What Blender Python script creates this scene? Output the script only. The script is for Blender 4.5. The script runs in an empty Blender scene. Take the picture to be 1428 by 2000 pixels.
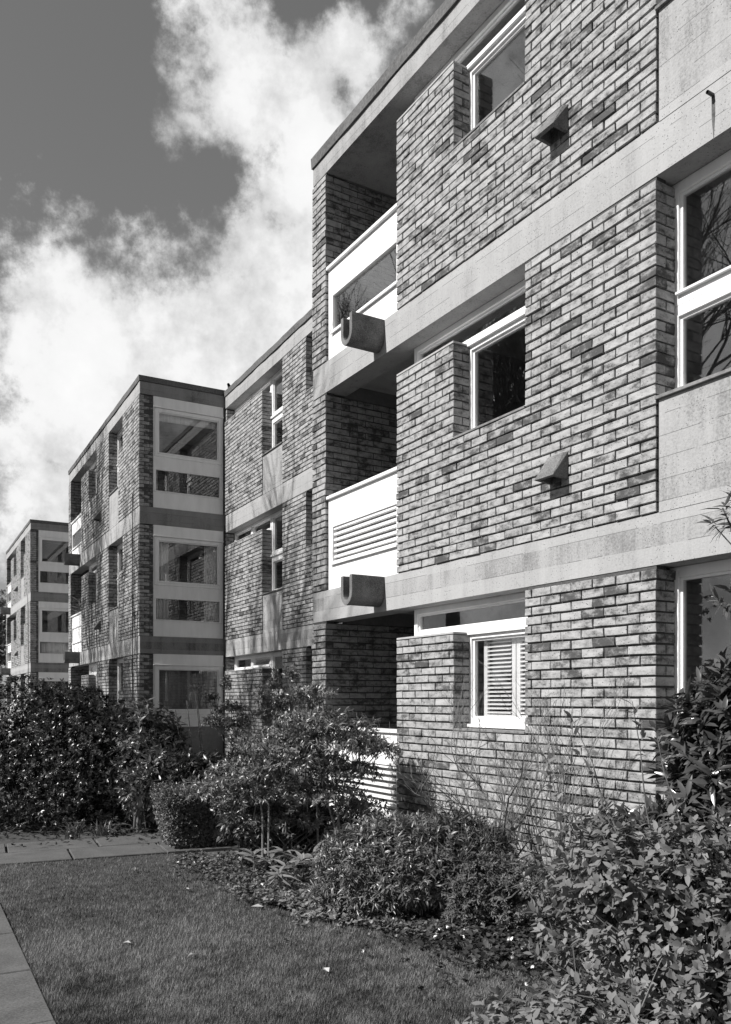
import bpy, math, random
import numpy as np
from mathutils import Vector, Matrix
random.seed(7); R = np.random.default_rng(11)
E = 1.6                                   # eye height above the lawn
F = 1660.0; HZ = 1368.0                   # focal length / horizon row of the photo, used to set out real positions on the ground
scene = bpy.context.scene
col = scene.collection
rad = math.radians

# ------------------------------------------------------------------ materials (all grey: a black and white photograph)
class NT:
    def __init__(s, tree): s.t = tree; s.n = tree.nodes; s.l = tree.links
    def node(s, typ, **kw):
        n = s.n.new(typ)
        for k, v in kw.items():
            if k.startswith('i_'):
                key = k[2:]; key = int(key) if key.isdigit() else key
                if hasattr(v, 'is_linked') or isinstance(v, bpy.types.NodeSocket): s.l.new(v, n.inputs[key])
                else: n.inputs[key].default_value = v
            else: setattr(n, k, v)
        return n
    def math(s, op, a, b=0.0, c=None, clamp=False):
        n = s.n.new('ShaderNodeMath'); n.operation = op; n.use_clamp = clamp
        for i, v in enumerate((a, b) if c is None else (a, b, c)):
            if isinstance(v, bpy.types.NodeSocket): s.l.new(v, n.inputs[i])
            else: n.inputs[i].default_value = v
        return n.outputs[0]
    def noise(s, vec, scale, detail=4, rough=.55):
        n = s.node('ShaderNodeTexNoise', i_Scale=scale, i_Detail=detail, i_Roughness=rough)
        s.l.new(vec, n.inputs['Vector']); return n.outputs['Fac']
    def ramp(s, fac, pts):
        n = s.n.new('ShaderNodeValToRGB'); s.l.new(fac, n.inputs[0])
        e = n.color_ramp.elements
        while len(e) < len(pts): e.new(0.5)
        for el, (p, v) in zip(e, pts): el.position = p; el.color = (v, v, v, 1)
        return n.outputs[0]
    def scaled(s, vec, sx, sy, sz):
        n = s.node('ShaderNodeMapping'); n.inputs['Scale'].default_value = (sx, sy, sz)
        s.l.new(vec, n.inputs['Vector']); return n.outputs[0]

def newmat(name):
    m = bpy.data.materials.new(name); m.use_nodes = True
    t = NT(m.node_tree); b = m.node_tree.nodes['Principled BSDF']
    tc = t.n.new('ShaderNodeTexCoord').outputs['Object']
    return m, t, b, tc
def g4(v): return (v, v, v, 1)
def bump(t, b, h, strength=.3, dist=.004):
    n = t.node('ShaderNodeBump', i_Strength=strength, i_Distance=dist); t.l.new(h, n.inputs['Height'])
    t.l.new(n.outputs[0], b.inputs['Normal'])

M = {}
# brick: tone per brick in the mesh, patches, kiln marks, pits; tone < 0 is mortar
m, t, b, tc = newmat('brick')
at = t.node('ShaderNodeAttribute', attribute_name='tone').outputs['Fac']
patch = t.noise(t.scaled(tc, 1, 1, 1.9), 8.5, 6, .66)
fine = t.noise(tc, 60, 4, .7)
wash = t.noise(tc, 1.1, 4, .6)
v = t.math('ADD', at, t.math('MULTIPLY', t.math('SUBTRACT', patch, .5), 2.9))
v = t.math('ADD', v, t.math('MULTIPLY', t.math('SUBTRACT', fine, .5), .9))
v = t.math('ADD', v, t.math('MULTIPLY', t.math('SUBTRACT', wash, .5), .5))
c = t.ramp(v, [(0, .06), (.20, .11), (.45, .235), (.75, .315), (1.0, .37)])
vor = t.node('ShaderNodeTexVoronoi', i_Scale=44.0); t.l.new(t.scaled(tc, 1, 1, 1.2), vor.inputs['Vector'])
vsel = t.math('GREATER_THAN', t.noise(tc, 33, 2), .53)
pit = t.math('MULTIPLY', t.math('LESS_THAN', vor.outputs['Distance'], .19), vsel)
mixp = t.node('ShaderNodeMix', data_type='RGBA'); t.l.new(pit, mixp.inputs[0]); t.l.new(c, mixp.inputs[6]); mixp.inputs[7].default_value = g4(.03)
mort = t.ramp(fine, [(.3, .035), (.7, .085)])
ism = t.math('LESS_THAN', at, -.5)
mix = t.node('ShaderNodeMix', data_type='RGBA'); t.l.new(ism, mix.inputs[0]); t.l.new(mixp.outputs[2], mix.inputs[6]); t.l.new(mort, mix.inputs[7])
t.l.new(mix.outputs[2], b.inputs['Base Color']); b.inputs['Roughness'].default_value = .9
bump(t, b, t.math('SUBTRACT', t.math('ADD', fine, patch), pit), .55, .006)
M['brick'] = m

# board marked concrete
def concrete(name, lo, hi, board=.15, bs=1.0):
    m, t, b, tc = newmat(name)
    big = t.noise(t.scaled(tc, 1, 1, .6), 1.6, 6, .62)
    streak = t.noise(t.scaled(tc, 4, 4, .35), 1.6, 6, .68)
    fine = t.noise(tc, 55, 4, .75)
    sep = t.node('ShaderNodeSeparateXYZ'); t.l.new(tc, sep.inputs[0])
    z = sep.outputs[2]
    fr = t.math('FRACT', t.math('DIVIDE', t.math('ADD', z, .03), board))
    line = t.math('LESS_THAN', fr, .034)
    brk = t.math('GREATER_THAN', t.noise(t.scaled(tc, 1, 1, 6), 2.2, 3), .47)
    line = t.math('MULTIPLY', line, brk)
    brd = t.node('ShaderNodeTexWhiteNoise', noise_dimensions='1D'); t.l.new(t.math('FLOOR', t.math('DIVIDE', t.math('ADD', z, .03), board)), brd.inputs['W'])
    vor = t.node('ShaderNodeTexVoronoi', i_Scale=48.0); t.l.new(tc, vor.inputs['Vector'])
    pit = t.math('MULTIPLY', t.math('LESS_THAN', vor.outputs['Distance'], .17), t.math('GREATER_THAN', t.noise(tc, 3.5, 3), .48))
    v = t.math('ADD', t.math('MULTIPLY', big, .5), t.math('MULTIPLY', streak, .45))
    v = t.math('ADD', v, t.math('MULTIPLY', t.math('SUBTRACT', fine, .5), .45))
    v = t.math('ADD', v, t.math('MULTIPLY', brd.outputs[0], .12))
    c = t.ramp(v, [(.36, lo), (.5, lo * .3 + hi * .7), (.66, hi)])
    dk = t.math('MAXIMUM', t.math('MULTIPLY', line, .6), t.math('MULTIPLY', pit, .75))
    mx = t.node('ShaderNodeMix', data_type='RGBA'); t.l.new(dk, mx.inputs[0]); t.l.new(c, mx.inputs[6]); mx.inputs[7].default_value = g4(.05)
    t.l.new(mx.outputs[2], b.inputs['Base Color']); b.inputs['Roughness'].default_value = .92
    bump(t, b, t.math('SUBTRACT', fine, t.math('ADD', line, pit)), .5 * bs, .005)
    M[name] = m
concrete('concrete', .16, .36)
concrete('concrete_dark', .09, .24, .15)  # darker version of the concrete for the slab and roof end faces

def speckled(name, lo, hi, scale, rough=.9, bs=.5):
    m, t, b, tc = newmat(name)
    f = t.noise(tc, scale, 5, .75); bg = t.noise(tc, scale * .06, 4)
    c = t.ramp(t.math('ADD', t.math('MULTIPLY', f, .7), t.math('MULTIPLY', bg, .3)), [(.38, lo), (.62, hi)])
    t.l.new(c, b.inputs['Base Color']); b.inputs['Roughness'].default_value = rough
    bump(t, b, f, bs, .004); M[name] = m
speckled('aggregate', .04, .22, 110)
speckled('felt', .06, .15, 30)
speckled('slate', .10, .22, 25)
speckled('render_grey', .14, .20, 12, .9, .2)
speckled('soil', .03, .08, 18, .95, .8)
speckled('bark', .05, .16, 20, .9, .8)
speckled('twig', .10, .26, 30, .8, .3)
speckled('paving', .045, .12, 70, .9, .5)
speckled('lawn_ground', .03, .06, 60, .95, .8)
speckled('plaster', .13, .17, 6, .9, .05)
speckled('coping_stone', .30, .40, 40, .9, .2)
speckled('far_render', .42, .5, 4, .9, .05)

def paint(name, v, rough=.45):
    m, t, b, tc = newmat(name)
    f = t.noise(t.scaled(tc, 3, 3, .7), 2.5, 5, .6)
    t.l.new(t.ramp(f, [(.3, v * .9), (.6, v)]), b.inputs['Base Color']); b.inputs['Roughness'].default_value = rough
    bump(t, b, t.noise(tc, 25, 3), .06, .002); M[name] = m
paint('white_paint', .80); paint('white_board', .78, .6)
m, t, b, tc = newmat('curtain_cloth')
t.l.new(t.ramp(t.noise(t.scaled(tc, 40, 40, 1), 1, 3), [(.3, .5), (.7, .7)]), b.inputs['Base Color']); b.inputs['Roughness'].default_value = .9; M['curtain'] = m
m, t, b, tc = newmat('dark_metal'); b.inputs['Base Color'].default_value = g4(.03); b.inputs['Roughness'].default_value = .5; M['dark'] = m

m = bpy.data.materials.new('glass'); m.use_nodes = True; t = NT(m.node_tree)
for n in list(t.n): t.n.remove(n)
o = t.node('ShaderNodeOutputMaterial'); geo = t.n.new('ShaderNodeNewGeometry')
ior = t.math('ADD', 1.8, t.math('MULTIPLY', geo.outputs['Backfacing'], 1 / 1.8 - 1.8))     # both faces of a pane reflect alike
fr = t.node('ShaderNodeFresnel'); t.l.new(ior, fr.inputs['IOR'])
tr = t.node('ShaderNodeBsdfTransparent', i_Color=g4(.94)); gl = t.node('ShaderNodeBsdfGlossy', i_Color=g4(.95), i_Roughness=.004)
mx = t.node('ShaderNodeMixShader'); t.l.new(fr.outputs[0], mx.inputs[0]); t.l.new(tr.outputs[0], mx.inputs[1]); t.l.new(gl.outputs[0], mx.inputs[2]); t.l.new(mx.outputs[0], o.inputs[0])
M['glass'] = m

def leafmat(name, lo, hi, rough=.45, spec=.5, transl=.25):
    m = bpy.data.materials.new(name); m.use_nodes = True; t = NT(m.node_tree)
    b = t.n['Principled BSDF']; out = t.n['Material Output']
    at = t.node('ShaderNodeAttribute', attribute_name='tone').outputs['Fac']
    c = t.ramp(at, [(0, lo), (1, hi)])
    t.l.new(c, b.inputs['Base Color']); b.inputs['Roughness'].default_value = rough
    b.inputs['Specular IOR Level'].default_value = spec
    tl = t.node('ShaderNodeBsdfTranslucent'); t.l.new(c, tl.inputs[0])
    mx = t.node('ShaderNodeMixShader', i_0=transl); t.l.new(b.outputs[0], mx.inputs[1]); t.l.new(tl.outputs[0], mx.inputs[2])
    t.l.new(mx.outputs[0], out.inputs[0]); M[name] = m
leafmat('leaf_dark', .018, .075, .33, .7, .15)
leafmat('leaf_mid', .04, .17, .36, .7, .2)
leafmat('leaf_box', .04, .16, .4, .6, .2)
leafmat('leaf_glossy', .025, .09, .25, .8, .1)
leafmat('leaf_soft', .10, .24, .6, .3, .3)
leafmat('leaf_pale', .10, .26, .6, .3, .25)
leafmat('grass', .035, .24, .6, .3, .3)
leafmat('dry', .25, .5, .7, .3, .2)

# ------------------------------------------------------------------ mesh helpers
def link(name, me, mat, parent=None, loc=None):
    o = bpy.data.objects.new(name, me)
    for mm in (mat if isinstance(mat, (list, tuple)) else [mat]): me.materials.append(M[mm] if isinstance(mm, str) else mm)
    col.objects.link(o)
    if parent: o.parent = parent
    if loc: o.location = loc
    return o
def tag(o, label=None, cat=None, group=None, kind=None):
    for k, v in (('label', label), ('category', cat), ('group', group), ('kind', kind)):
        if v: o[k] = v
    return o
def thing(name, label, cat, loc=(0, 0, 0), rotz=0, group=None):
    o = bpy.data.objects.new(name, None); col.objects.link(o); o.location = loc; o.rotation_euler = (0, 0, rotz)
    o.empty_display_size = .2
    return tag(o, label, cat, group)
def npmesh(name, V, faces, tone=None, smooth=False):
    """V (n,3); faces: list of arrays (k,m) of index rows"""
    me = bpy.data.meshes.new(name)
    V = np.asarray(V, dtype=np.float32)
    me.vertices.add(len(V)); me.vertices.foreach_set('co', V.ravel())
    fl = [np.asarray(f, dtype=np.int32) for f in faces if len(f)]
    tot = sum(f.shape[0] for f in fl); loops = np.concatenate([f.ravel() for f in fl])
    sizes = np.concatenate([np.full(f.shape[0], f.shape[1], dtype=np.int32) for f in fl])
    me.loops.add(len(loops)); me.loops.foreach_set('vertex_index', loops)
    me.polygons.add(tot); st = np.zeros(tot, dtype=np.int32); st[1:] = np.cumsum(sizes)[:-1]
    me.polygons.foreach_set('loop_start', st); me.polygons.foreach_set('loop_total', sizes)
    me.polygons.foreach_set('use_smooth', np.full(tot, bool(smooth)))
    me.update(calc_edges=True); me.validate()
    if tone is not None:
        a = me.attributes.new('tone', 'FLOAT', 'POINT'); a.data.foreach_set('value', np.asarray(tone, dtype=np.float32))
    return me
class MB:
    """collects shapes and links them as one mesh"""
    def __init__(s): s.v = []; s.f = []; s.t = []
    def add(s, vs, fs, tone=.5):
        n = len(s.v); s.v += [tuple(p) for p in vs]; s.f += [tuple(n + i for i in f) for f in fs]; s.t += [tone] * len(vs); return s
    def box(s, x0, x1, y0, y1, z0, z1, tone=.5):
        vs = [(x0, y0, z0), (x1, y0, z0), (x1, y1, z0), (x0, y1, z0), (x0, y0, z1), (x1, y0, z1), (x1, y1, z1), (x0, y1, z1)]
        return s.add(vs, [(0, 3, 2, 1), (4, 5, 6, 7), (0, 1, 5, 4), (1, 2, 6, 5), (2, 3, 7, 6), (3, 0, 4, 7)], tone)
    def tube(s, pts, rs, n=6, tone=.5):
        pts = [Vector(p) for p in pts]; base = len(s.v)
        for i, p in enumerate(pts):
            d = (pts[min(i + 1, len(pts) - 1)] - pts[max(i - 1, 0)]).normalized()
            a = d.orthogonal().normalized(); b_ = d.cross(a)
            r = rs[i] if isinstance(rs, (list, tuple)) else rs
            for k in range(n):
                an = 2 * math.pi * k / n
                s.v.append(tuple(p + (a * math.cos(an) + b_ * math.sin(an)) * r)); s.t.append(tone)
        for i in range(len(pts) - 1):
            for k in range(n):
                s.f.append((base + i * n + k, base + i * n + (k + 1) % n, base + (i + 1) * n + (k + 1) % n, base + (i + 1) * n + k))
        return s
    def build(s, name, mat, parent=None, tone=False, smooth=False, bevel=0, loc=None):
        me = bpy.data.meshes.new(name); me.from_pydata(s.v, [], s.f); me.update()
        if tone: a = me.attributes.new('tone', 'FLOAT', 'POINT'); a.data.foreach_set('value', np.array(s.t, dtype=np.float32))
        if smooth: me.polygons.foreach_set('use_smooth', [True] * len(me.polygons))
        o = link(name, me, mat, parent, loc)
        if bevel:
            md = o.modifiers.new('bevel', 'BEVEL'); md.width = bevel; md.segments = 2; md.limit_method = 'ANGLE'; md.angle_limit = rad(40)
        return o

# ------------------------------------------------------------------ brickwork
BW, JT, CH = .225, .010, None
class Bricks:
    """bricks and recessed mortar of one wall part; coordinates local to the block (x along, y into the building, z up)"""
    def __init__(s, jit=.0015, ztop=0): s.B = []; s.m = MB(); s.jit = jit; s.ztop = ztop
    def brick(s, O, D, N, a0, a1, z0, z1, dep, tone):
        s.B.append((O[0], O[1], D[0], D[1], N[0], N[1], a0, a1, z0, z1, dep, tone))
    def face(s, O, D, N, rects, ch, zbase, corners=(), proud=.015, shift=0.0):
        """rects: (a0,a1,z0,z1) solid areas in the plane; corners: (a, side, length, z0, z1) brick returns running inwards"""
        if not rects: return
        zmax = max(r[3] for r in rects); row0 = 0
        nrow = int(round((zmax - zbase) / ch))
        for r in range(nrow):
            za = zbase + r * ch; zb = za + ch; zm = (za + zb) / 2
            iv = sorted([(q[0], q[1]) for q in rects if q[2] < zm < q[3]])
            mg = []
            for a, b_ in iv:
                if mg and a - mg[-1][1] < .02: mg[-1][1] = b_
                else: mg.append([a, b_])
            off = shift + (BW / 2 if r % 2 else 0)
            for a, b_ in mg:
                cuts = [a]; k = math.floor((a - off) / BW) + 1
                while off + k * BW < b_ - .035:
                    c = off + k * BW
                    if c - cuts[-1] > .055: cuts.append(c)
                    k += 1
                cuts.append(b_)
                for i in range(len(cuts) - 1):
                    x0, x1 = cuts[i] + (JT / 2 if i else 0), cuts[i + 1] - (JT / 2 if i < len(cuts) - 2 else 0)
                    short = (x1 - x0) < .17
                    tone = float(np.clip(R.normal(.60, .12), 0, 1))
                    if R.random() < .10: tone = float(R.uniform(.0, .3))
                    s.brick(O, D, N, x0, x1, za + JT * .72, zb - JT * .72, .215 if short else .1025, tone)
                    for (ca, side, ln, cz0, cz1) in corners:
                        if not (cz0 < zm < cz1): continue
                        hit = (side > 0 and abs(x1 - ca) < .02) or (side < 0 and abs(x0 - ca) < .02)
                        if not hit: continue
                        y = (.215 if short else .1025) + JT - proud
                        O2 = (O[0] + D[0] * (ca - .015 * side), O[1] + D[1] * (ca - .015 * side)); D2 = (-N[0], -N[1]); N2 = (D[0] * side, D[1] * side)
                        while y < ln - .03:
                            y1 = min(y + .215, ln)
                            if ln - y1 < .05: y1 = ln
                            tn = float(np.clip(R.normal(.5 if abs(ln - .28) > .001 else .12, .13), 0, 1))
                            s.brick(O2, D2, N2, y, y1, za + JT * .72, zb - JT * .72, .1, tn)
                            y = y1 + JT
        for a0, a1, z0, z1 in rects:    # mortar bed
            s.mort(O, D, N, a0 + .009, a1 - .009, z0, z1 + (.0235 if abs(z1 - s.ztop) < .002 else 0), .006, .10)
        for (ca, side, ln, cz0, cz1) in corners:
            a0, a1 = (ca - .10, ca - .0092) if side > 0 else (ca + .0092, ca + .10)
            s.mort(O, D, N, a0, a1, cz0, cz1, .075, ln - .002)
    def mort(s, O, D, N, a0, a1, z0, z1, y0, y1):
        P = lambda a, y, z: (O[0] + D[0] * a - N[0] * y, O[1] + D[1] * a - N[1] * y, z)
        vs = [P(a0, y0, z0), P(a1, y0, z0), P(a1, y1, z0), P(a0, y1, z0), P(a0, y0, z1), P(a1, y0, z1), P(a1, y1, z1), P(a0, y1, z1)]
        s.m.add(vs, [(0, 3, 2, 1), (4, 5, 6, 7), (0, 1, 5, 4), (1, 2, 6, 5), (2, 3, 7, 6), (3, 0, 4, 7)], -1)
    def build(s, name, parent, proud=.015):
        B = np.array(s.B); n = len(B)
        Ox, Oy, Dx, Dy, Nx, Ny, a0, a1, z0, z1, dep, tone = B.T
        c = .0035
        ring = [(0, 0), (1, 0), (1, 1), (0, 1)]
        V = np.zeros((n, 12, 3))
        jit = lambda s_=1.0: R.normal(0, s.jit * s_, n)
        pr = proud + R.normal(0, s.jit * 1.2, n)
        for k, (i, j) in enumerate(ring):
            ax = np.where(i, a1, a0) + jit(); zz = np.where(j, z1, z0) + jit(.8)
            si = (1 - 2 * i); sj = (1 - 2 * j)
            for lay, (ins, yy) in enumerate(((c, pr + jit(.5)), (0, pr - c), (0, proud - dep))):
                A = ax + si * ins; Z = zz + sj * ins
                V[:, lay * 4 + k, 0] = Ox + Dx * A + Nx * yy
                V[:, lay * 4 + k, 1] = Oy + Dy * A + Ny * yy
                V[:, lay * 4 + k, 2] = Z
        q = [(0, 1, 2, 3)] + [(4 + k, 4 + (k + 1) % 4, (k + 1) % 4, k) for k in range(4)] + [(8 + k, 8 + (k + 1) % 4, 4 + (k + 1) % 4, 4 + k) for k in range(4)]
        q = np.array(q)
        Fq = (q[None] + (np.arange(n) * 12)[:, None, None]).reshape(-1, 4)
        mv = np.array(s.m.v); mf = np.array(s.m.f) + n * 12
        Vall = np.concatenate([V.reshape(-1, 3), mv]); T = np.concatenate([np.repeat(tone, 12), np.full(len(mv), -1.0)])
        me = npmesh(name, Vall, [np.concatenate([Fq, mf])], T)
        return link(name, me, 'brick', parent)

# ------------------------------------------------------------------ windows
def frame_mb(mb, P, a0, a1, z0, z1, w, y0, y1):
    """rectangular ring of four butted members in the plane given by P(a,y,z)"""
    def bx(p0, p1, q0, q1):
        vs = [P(p0, y0, q0), P(p1, y0, q0), P(p1, y1, q0), P(p0, y1, q0), P(p0, y0, q1), P(p1, y0, q1), P(p1, y1, q1), P(p0, y1, q1)]
        mb.add(vs, [(0, 3, 2, 1), (4, 5, 6, 7), (0, 1, 5, 4), (1, 2, 6, 5), (2, 3, 7, 6), (3, 0, 4, 7)])
    bx(a0, a0 + w, z0, z1); bx(a1 - w, a1, z0, z1); bx(a0 + w, a1 - w, z0, z0 + w); bx(a0 + w, a1 - w, z1 - w, z1)
def pbox(mb, P, a0, a1, y0, y1, z0, z1):
    vs = [P(a0, y0, z0), P(a1, y0, z0), P(a1, y1, z0), P(a0, y1, z0), P(a0, y0, z1), P(a1, y0, z1), P(a1, y1, z1), P(a0, y1, z1)]
    mb.add(vs, [(0, 3, 2, 1), (4, 5, 6, 7), (0, 1, 5, 4), (1, 2, 6, 5), (2, 3, 7, 6), (3, 0, 4, 7)])
def plane(O, D, N): return lambda a, y, z: (O[0] + D[0] * a - N[0] * y, O[1] + D[1] * a - N[1] * y, z)

def window(root, P, lights, y, fw=.06, bead=.022, ledge=None):
    """lights: list of (a0,a1,z0,z1) each an own framed light of one window"""
    fr = MB()
    for (a0, a1, z0, z1) in lights:
        frame_mb(fr, P, a0, a1, z0, z1, fw, y, y + .07)
        frame_mb(fr, P, a0 + fw - .001, a1 - fw + .001, z0 + fw - .001, z1 - fw + .001, bead, y + .022, y + .06)
    if ledge:
        for (a0, a1, z0, z1, pj) in ledge: pbox(fr, P, a0, a1, y - pj, y + .01, z0, z1)
    f = fr.build('window', 'white_paint', root, bevel=.003)
    for (a0, a1, z0, z1) in lights:
        pn = MB(); pbox(pn, P, a0 + fw, a1 - fw, y + .04, y + .046, z0 + fw, z1 - fw); pn.build('pane', 'glass', f)
    return f

def sill(root, P, a0, a1, y0, y1, z, h=.022, mat='slate', name='sill'):
    mb = MB(); pbox(mb, P, a0, a1, y0, y1, z, z + h); return mb.build(name, mat, root, bevel=.003)

# ------------------------------------------------------------------ blocks
ST = 2.70; SLAB = .36
def levels(dz): return [-1.40 + E + dz, 1.30 + E + dz, 4.00 + E + dz]
def roof(root, L, rb, y0=0.0, y1=6.0, x0=0.0, hc=.21, cap=.12, endface=True):
    mb = MB(); mb.box(x0, L, y0, y1, rb, rb + hc); mb.build('roof_slab', 'concrete', root)
    # felt covered roof edge, slightly uneven
    n = 36; mb = MB(); pts = []
    for i in range(n + 1):
        x = x0 - .012 + (L - x0 + .03) * i / n; wob = .010 * math.sin(i * .9) + .008 * math.sin(i * 2.3 + 1) + random.uniform(-.003, .003)
        pts += [(x, y0 - .022 + wob * .4, rb + hc + .002 + wob * .5), (x, y0 - .03 + wob * .4, rb + hc + cap + wob), (x, y1, rb + hc + cap), (x, y1, rb + hc + .002)]
    fs = []
    for i in range(n):
        for k in range(4): a = i * 4; fs.append((a + k, a + (k + 1) % 4, a + 4 + (k + 1) % 4, a + 4 + k))
    fs += [(3, 2, 1, 0), (n * 4, n * 4 + 1, n * 4 + 2, n * 4 + 3)]
    mb.add(pts, fs); mb.build('roof_edge', 'felt', root)

def trough(root, xr, z, k=1):
    """U shaped concrete rainwater spout"""
    w, th, h, ln = .235, .052, .31, .40
    x1 = xr; x0 = xr - w; cx = (x0 + x1) / 2
    def prof(hw, zt, rbot, zb):
        pts = [(cx - hw, zt)]
        for i in range(9):
            a = math.pi + math.pi * i / 8
            pts.append((cx + hw * math.cos(a), zb + rbot + rbot * math.sin(a)))
        pts.append((cx + hw, zt)); return pts
    outer = prof(w / 2, z, .13, z - h); inner = prof(w / 2 - th, z, .07, z - h + th)
    n = len(outer); vs = []; fs = []
    for y in (-ln, -.002):
        vs += [(p[0], y, p[1]) for p in outer] + [(p[0], y, p[1]) for p in inner]
    for i in range(n - 1):
        fs.append((i, i + 1, 2 * n + i + 1, 2 * n + i)); fs.append((n + i, 3 * n + i, 3 * n + i + 1, n + i + 1))
        fs.append((i, n + i, n + i + 1, i + 1)); fs.append((2 * n + i, 2 * n + i + 1, 3 * n + i + 1, 3 * n + i))
    fs.append((0, 2 * n, 3 * n, n)); fs.append((n - 1, 2 * n - 1, 4 * n - 1, 3 * n - 1))
    mb = MB().add(vs, fs); o = mb.build('rainwater_spout', 'aggregate', root, bevel=.006)
    return o
def vent(root, x0, x1, zs):
    """hooded concrete vent cowl on the brick face"""
    zt, zb = zs + .635, zs + .42
    yf = -.015
    out = [(x0, yf, zt), (x1, yf, zt), (x1, yf, zb), (x0, yf, zb), (x0 + .02, yf - .035, zt - .005), (x1 - .02, yf - .035, zt - .005), (x1, yf - .165, zb + .012), (x0, yf - .165, zb + .012),
           (x1 - .03, yf, zb), (x0 + .03, yf, zb), (x1 - .03, yf - .13, zb + .008), (x0 + .03, yf - .13, zb + .008), (x1 - .03, yf, zb + .1), (x0 + .03, yf, zb + .1), (x1 - .04, yf - .05, zb + .1), (x0 + .04, yf - .05, zb + .1)]
    fs = [(0, 1, 5, 4), (4, 5, 6, 7), (1, 2, 6, 5), (0, 4, 7, 3), (7, 6, 10, 11), (6, 2, 8, 10), (3, 7, 11, 9), (11, 10, 14, 15), (10, 8, 12, 14), (9, 11, 15, 13), (15, 14, 12, 13), (0, 3, 2, 1)]
    MB().add(out, fs).build('vent_cowl', 'aggregate', root, bevel=.004)

def balcony(root, P, a0, a1, z, style, yp=.02):
    """front panel with framed infill, hand rail"""
    b0, b1, t0, t1 = a0 + .10, a1 - .012, z + .30, z + .75
    mb = MB()
    pbox(mb, P, a0, b0, yp, yp + .05, z, z + 1.06); pbox(mb, P, b1, a1, yp, yp + .05, z, z + 1.06)
    pbox(mb, P, b0, b1, yp, yp + .05, z, t0); pbox(mb, P, b0, b1, yp, yp + .05, t1, z + 1.06)
    pan = mb.build('balcony_panel', 'white_board', root, bevel=.003)
    mb = MB(); pbox(mb, P, a0 - .0, a1, yp - .035, yp + .09, z + 1.062, z + 1.10); mb.build('hand_rail', 'white_paint', pan, bevel=.006)
    mb = MB(); frame_mb(mb, P, b0, b1, t0, t1, .028, yp - .012, yp + .045)
    pbox(mb, P, b0 - .01, b1, yp - .03, yp - .0122, t0 - .02, t0 + .004)
    fr = mb.build('infill_frame', 'white_paint', pan, bevel=.003)
    if style == 'glass':
        mb = MB(); pbox(mb, P, b0 + .028, b1 - .028, yp + .02, yp + .026, t0 + .028, t1 - .028); mb.build('pane', 'glass', fr)
    elif style == 'louvre':
        mb = MB(); n = 6; h = (t1 - t0 - .056) / n
        for i in range(n):
            zz = t0 + .028 + i * h
            pbox(mb, P, b0 + .029, b1 - .029, yp + .004, yp + .05, zz + .034, zz + h - .003)
        mb.build('louvre', 'white_paint', fr)
        mb = MB(); pbox(mb, P, b0 + .028, b1 - .028, yp + .051, yp + .06, t0, t1); mb.build('backing', 'felt', fr)
    else:
        mb = MB(); pbox(mb, P, b0 + .028, b1 - .028, yp + .012, yp + .02, t0 + .028, t1 - .028); mb.build('infill', 'white_board', fr)

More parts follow.
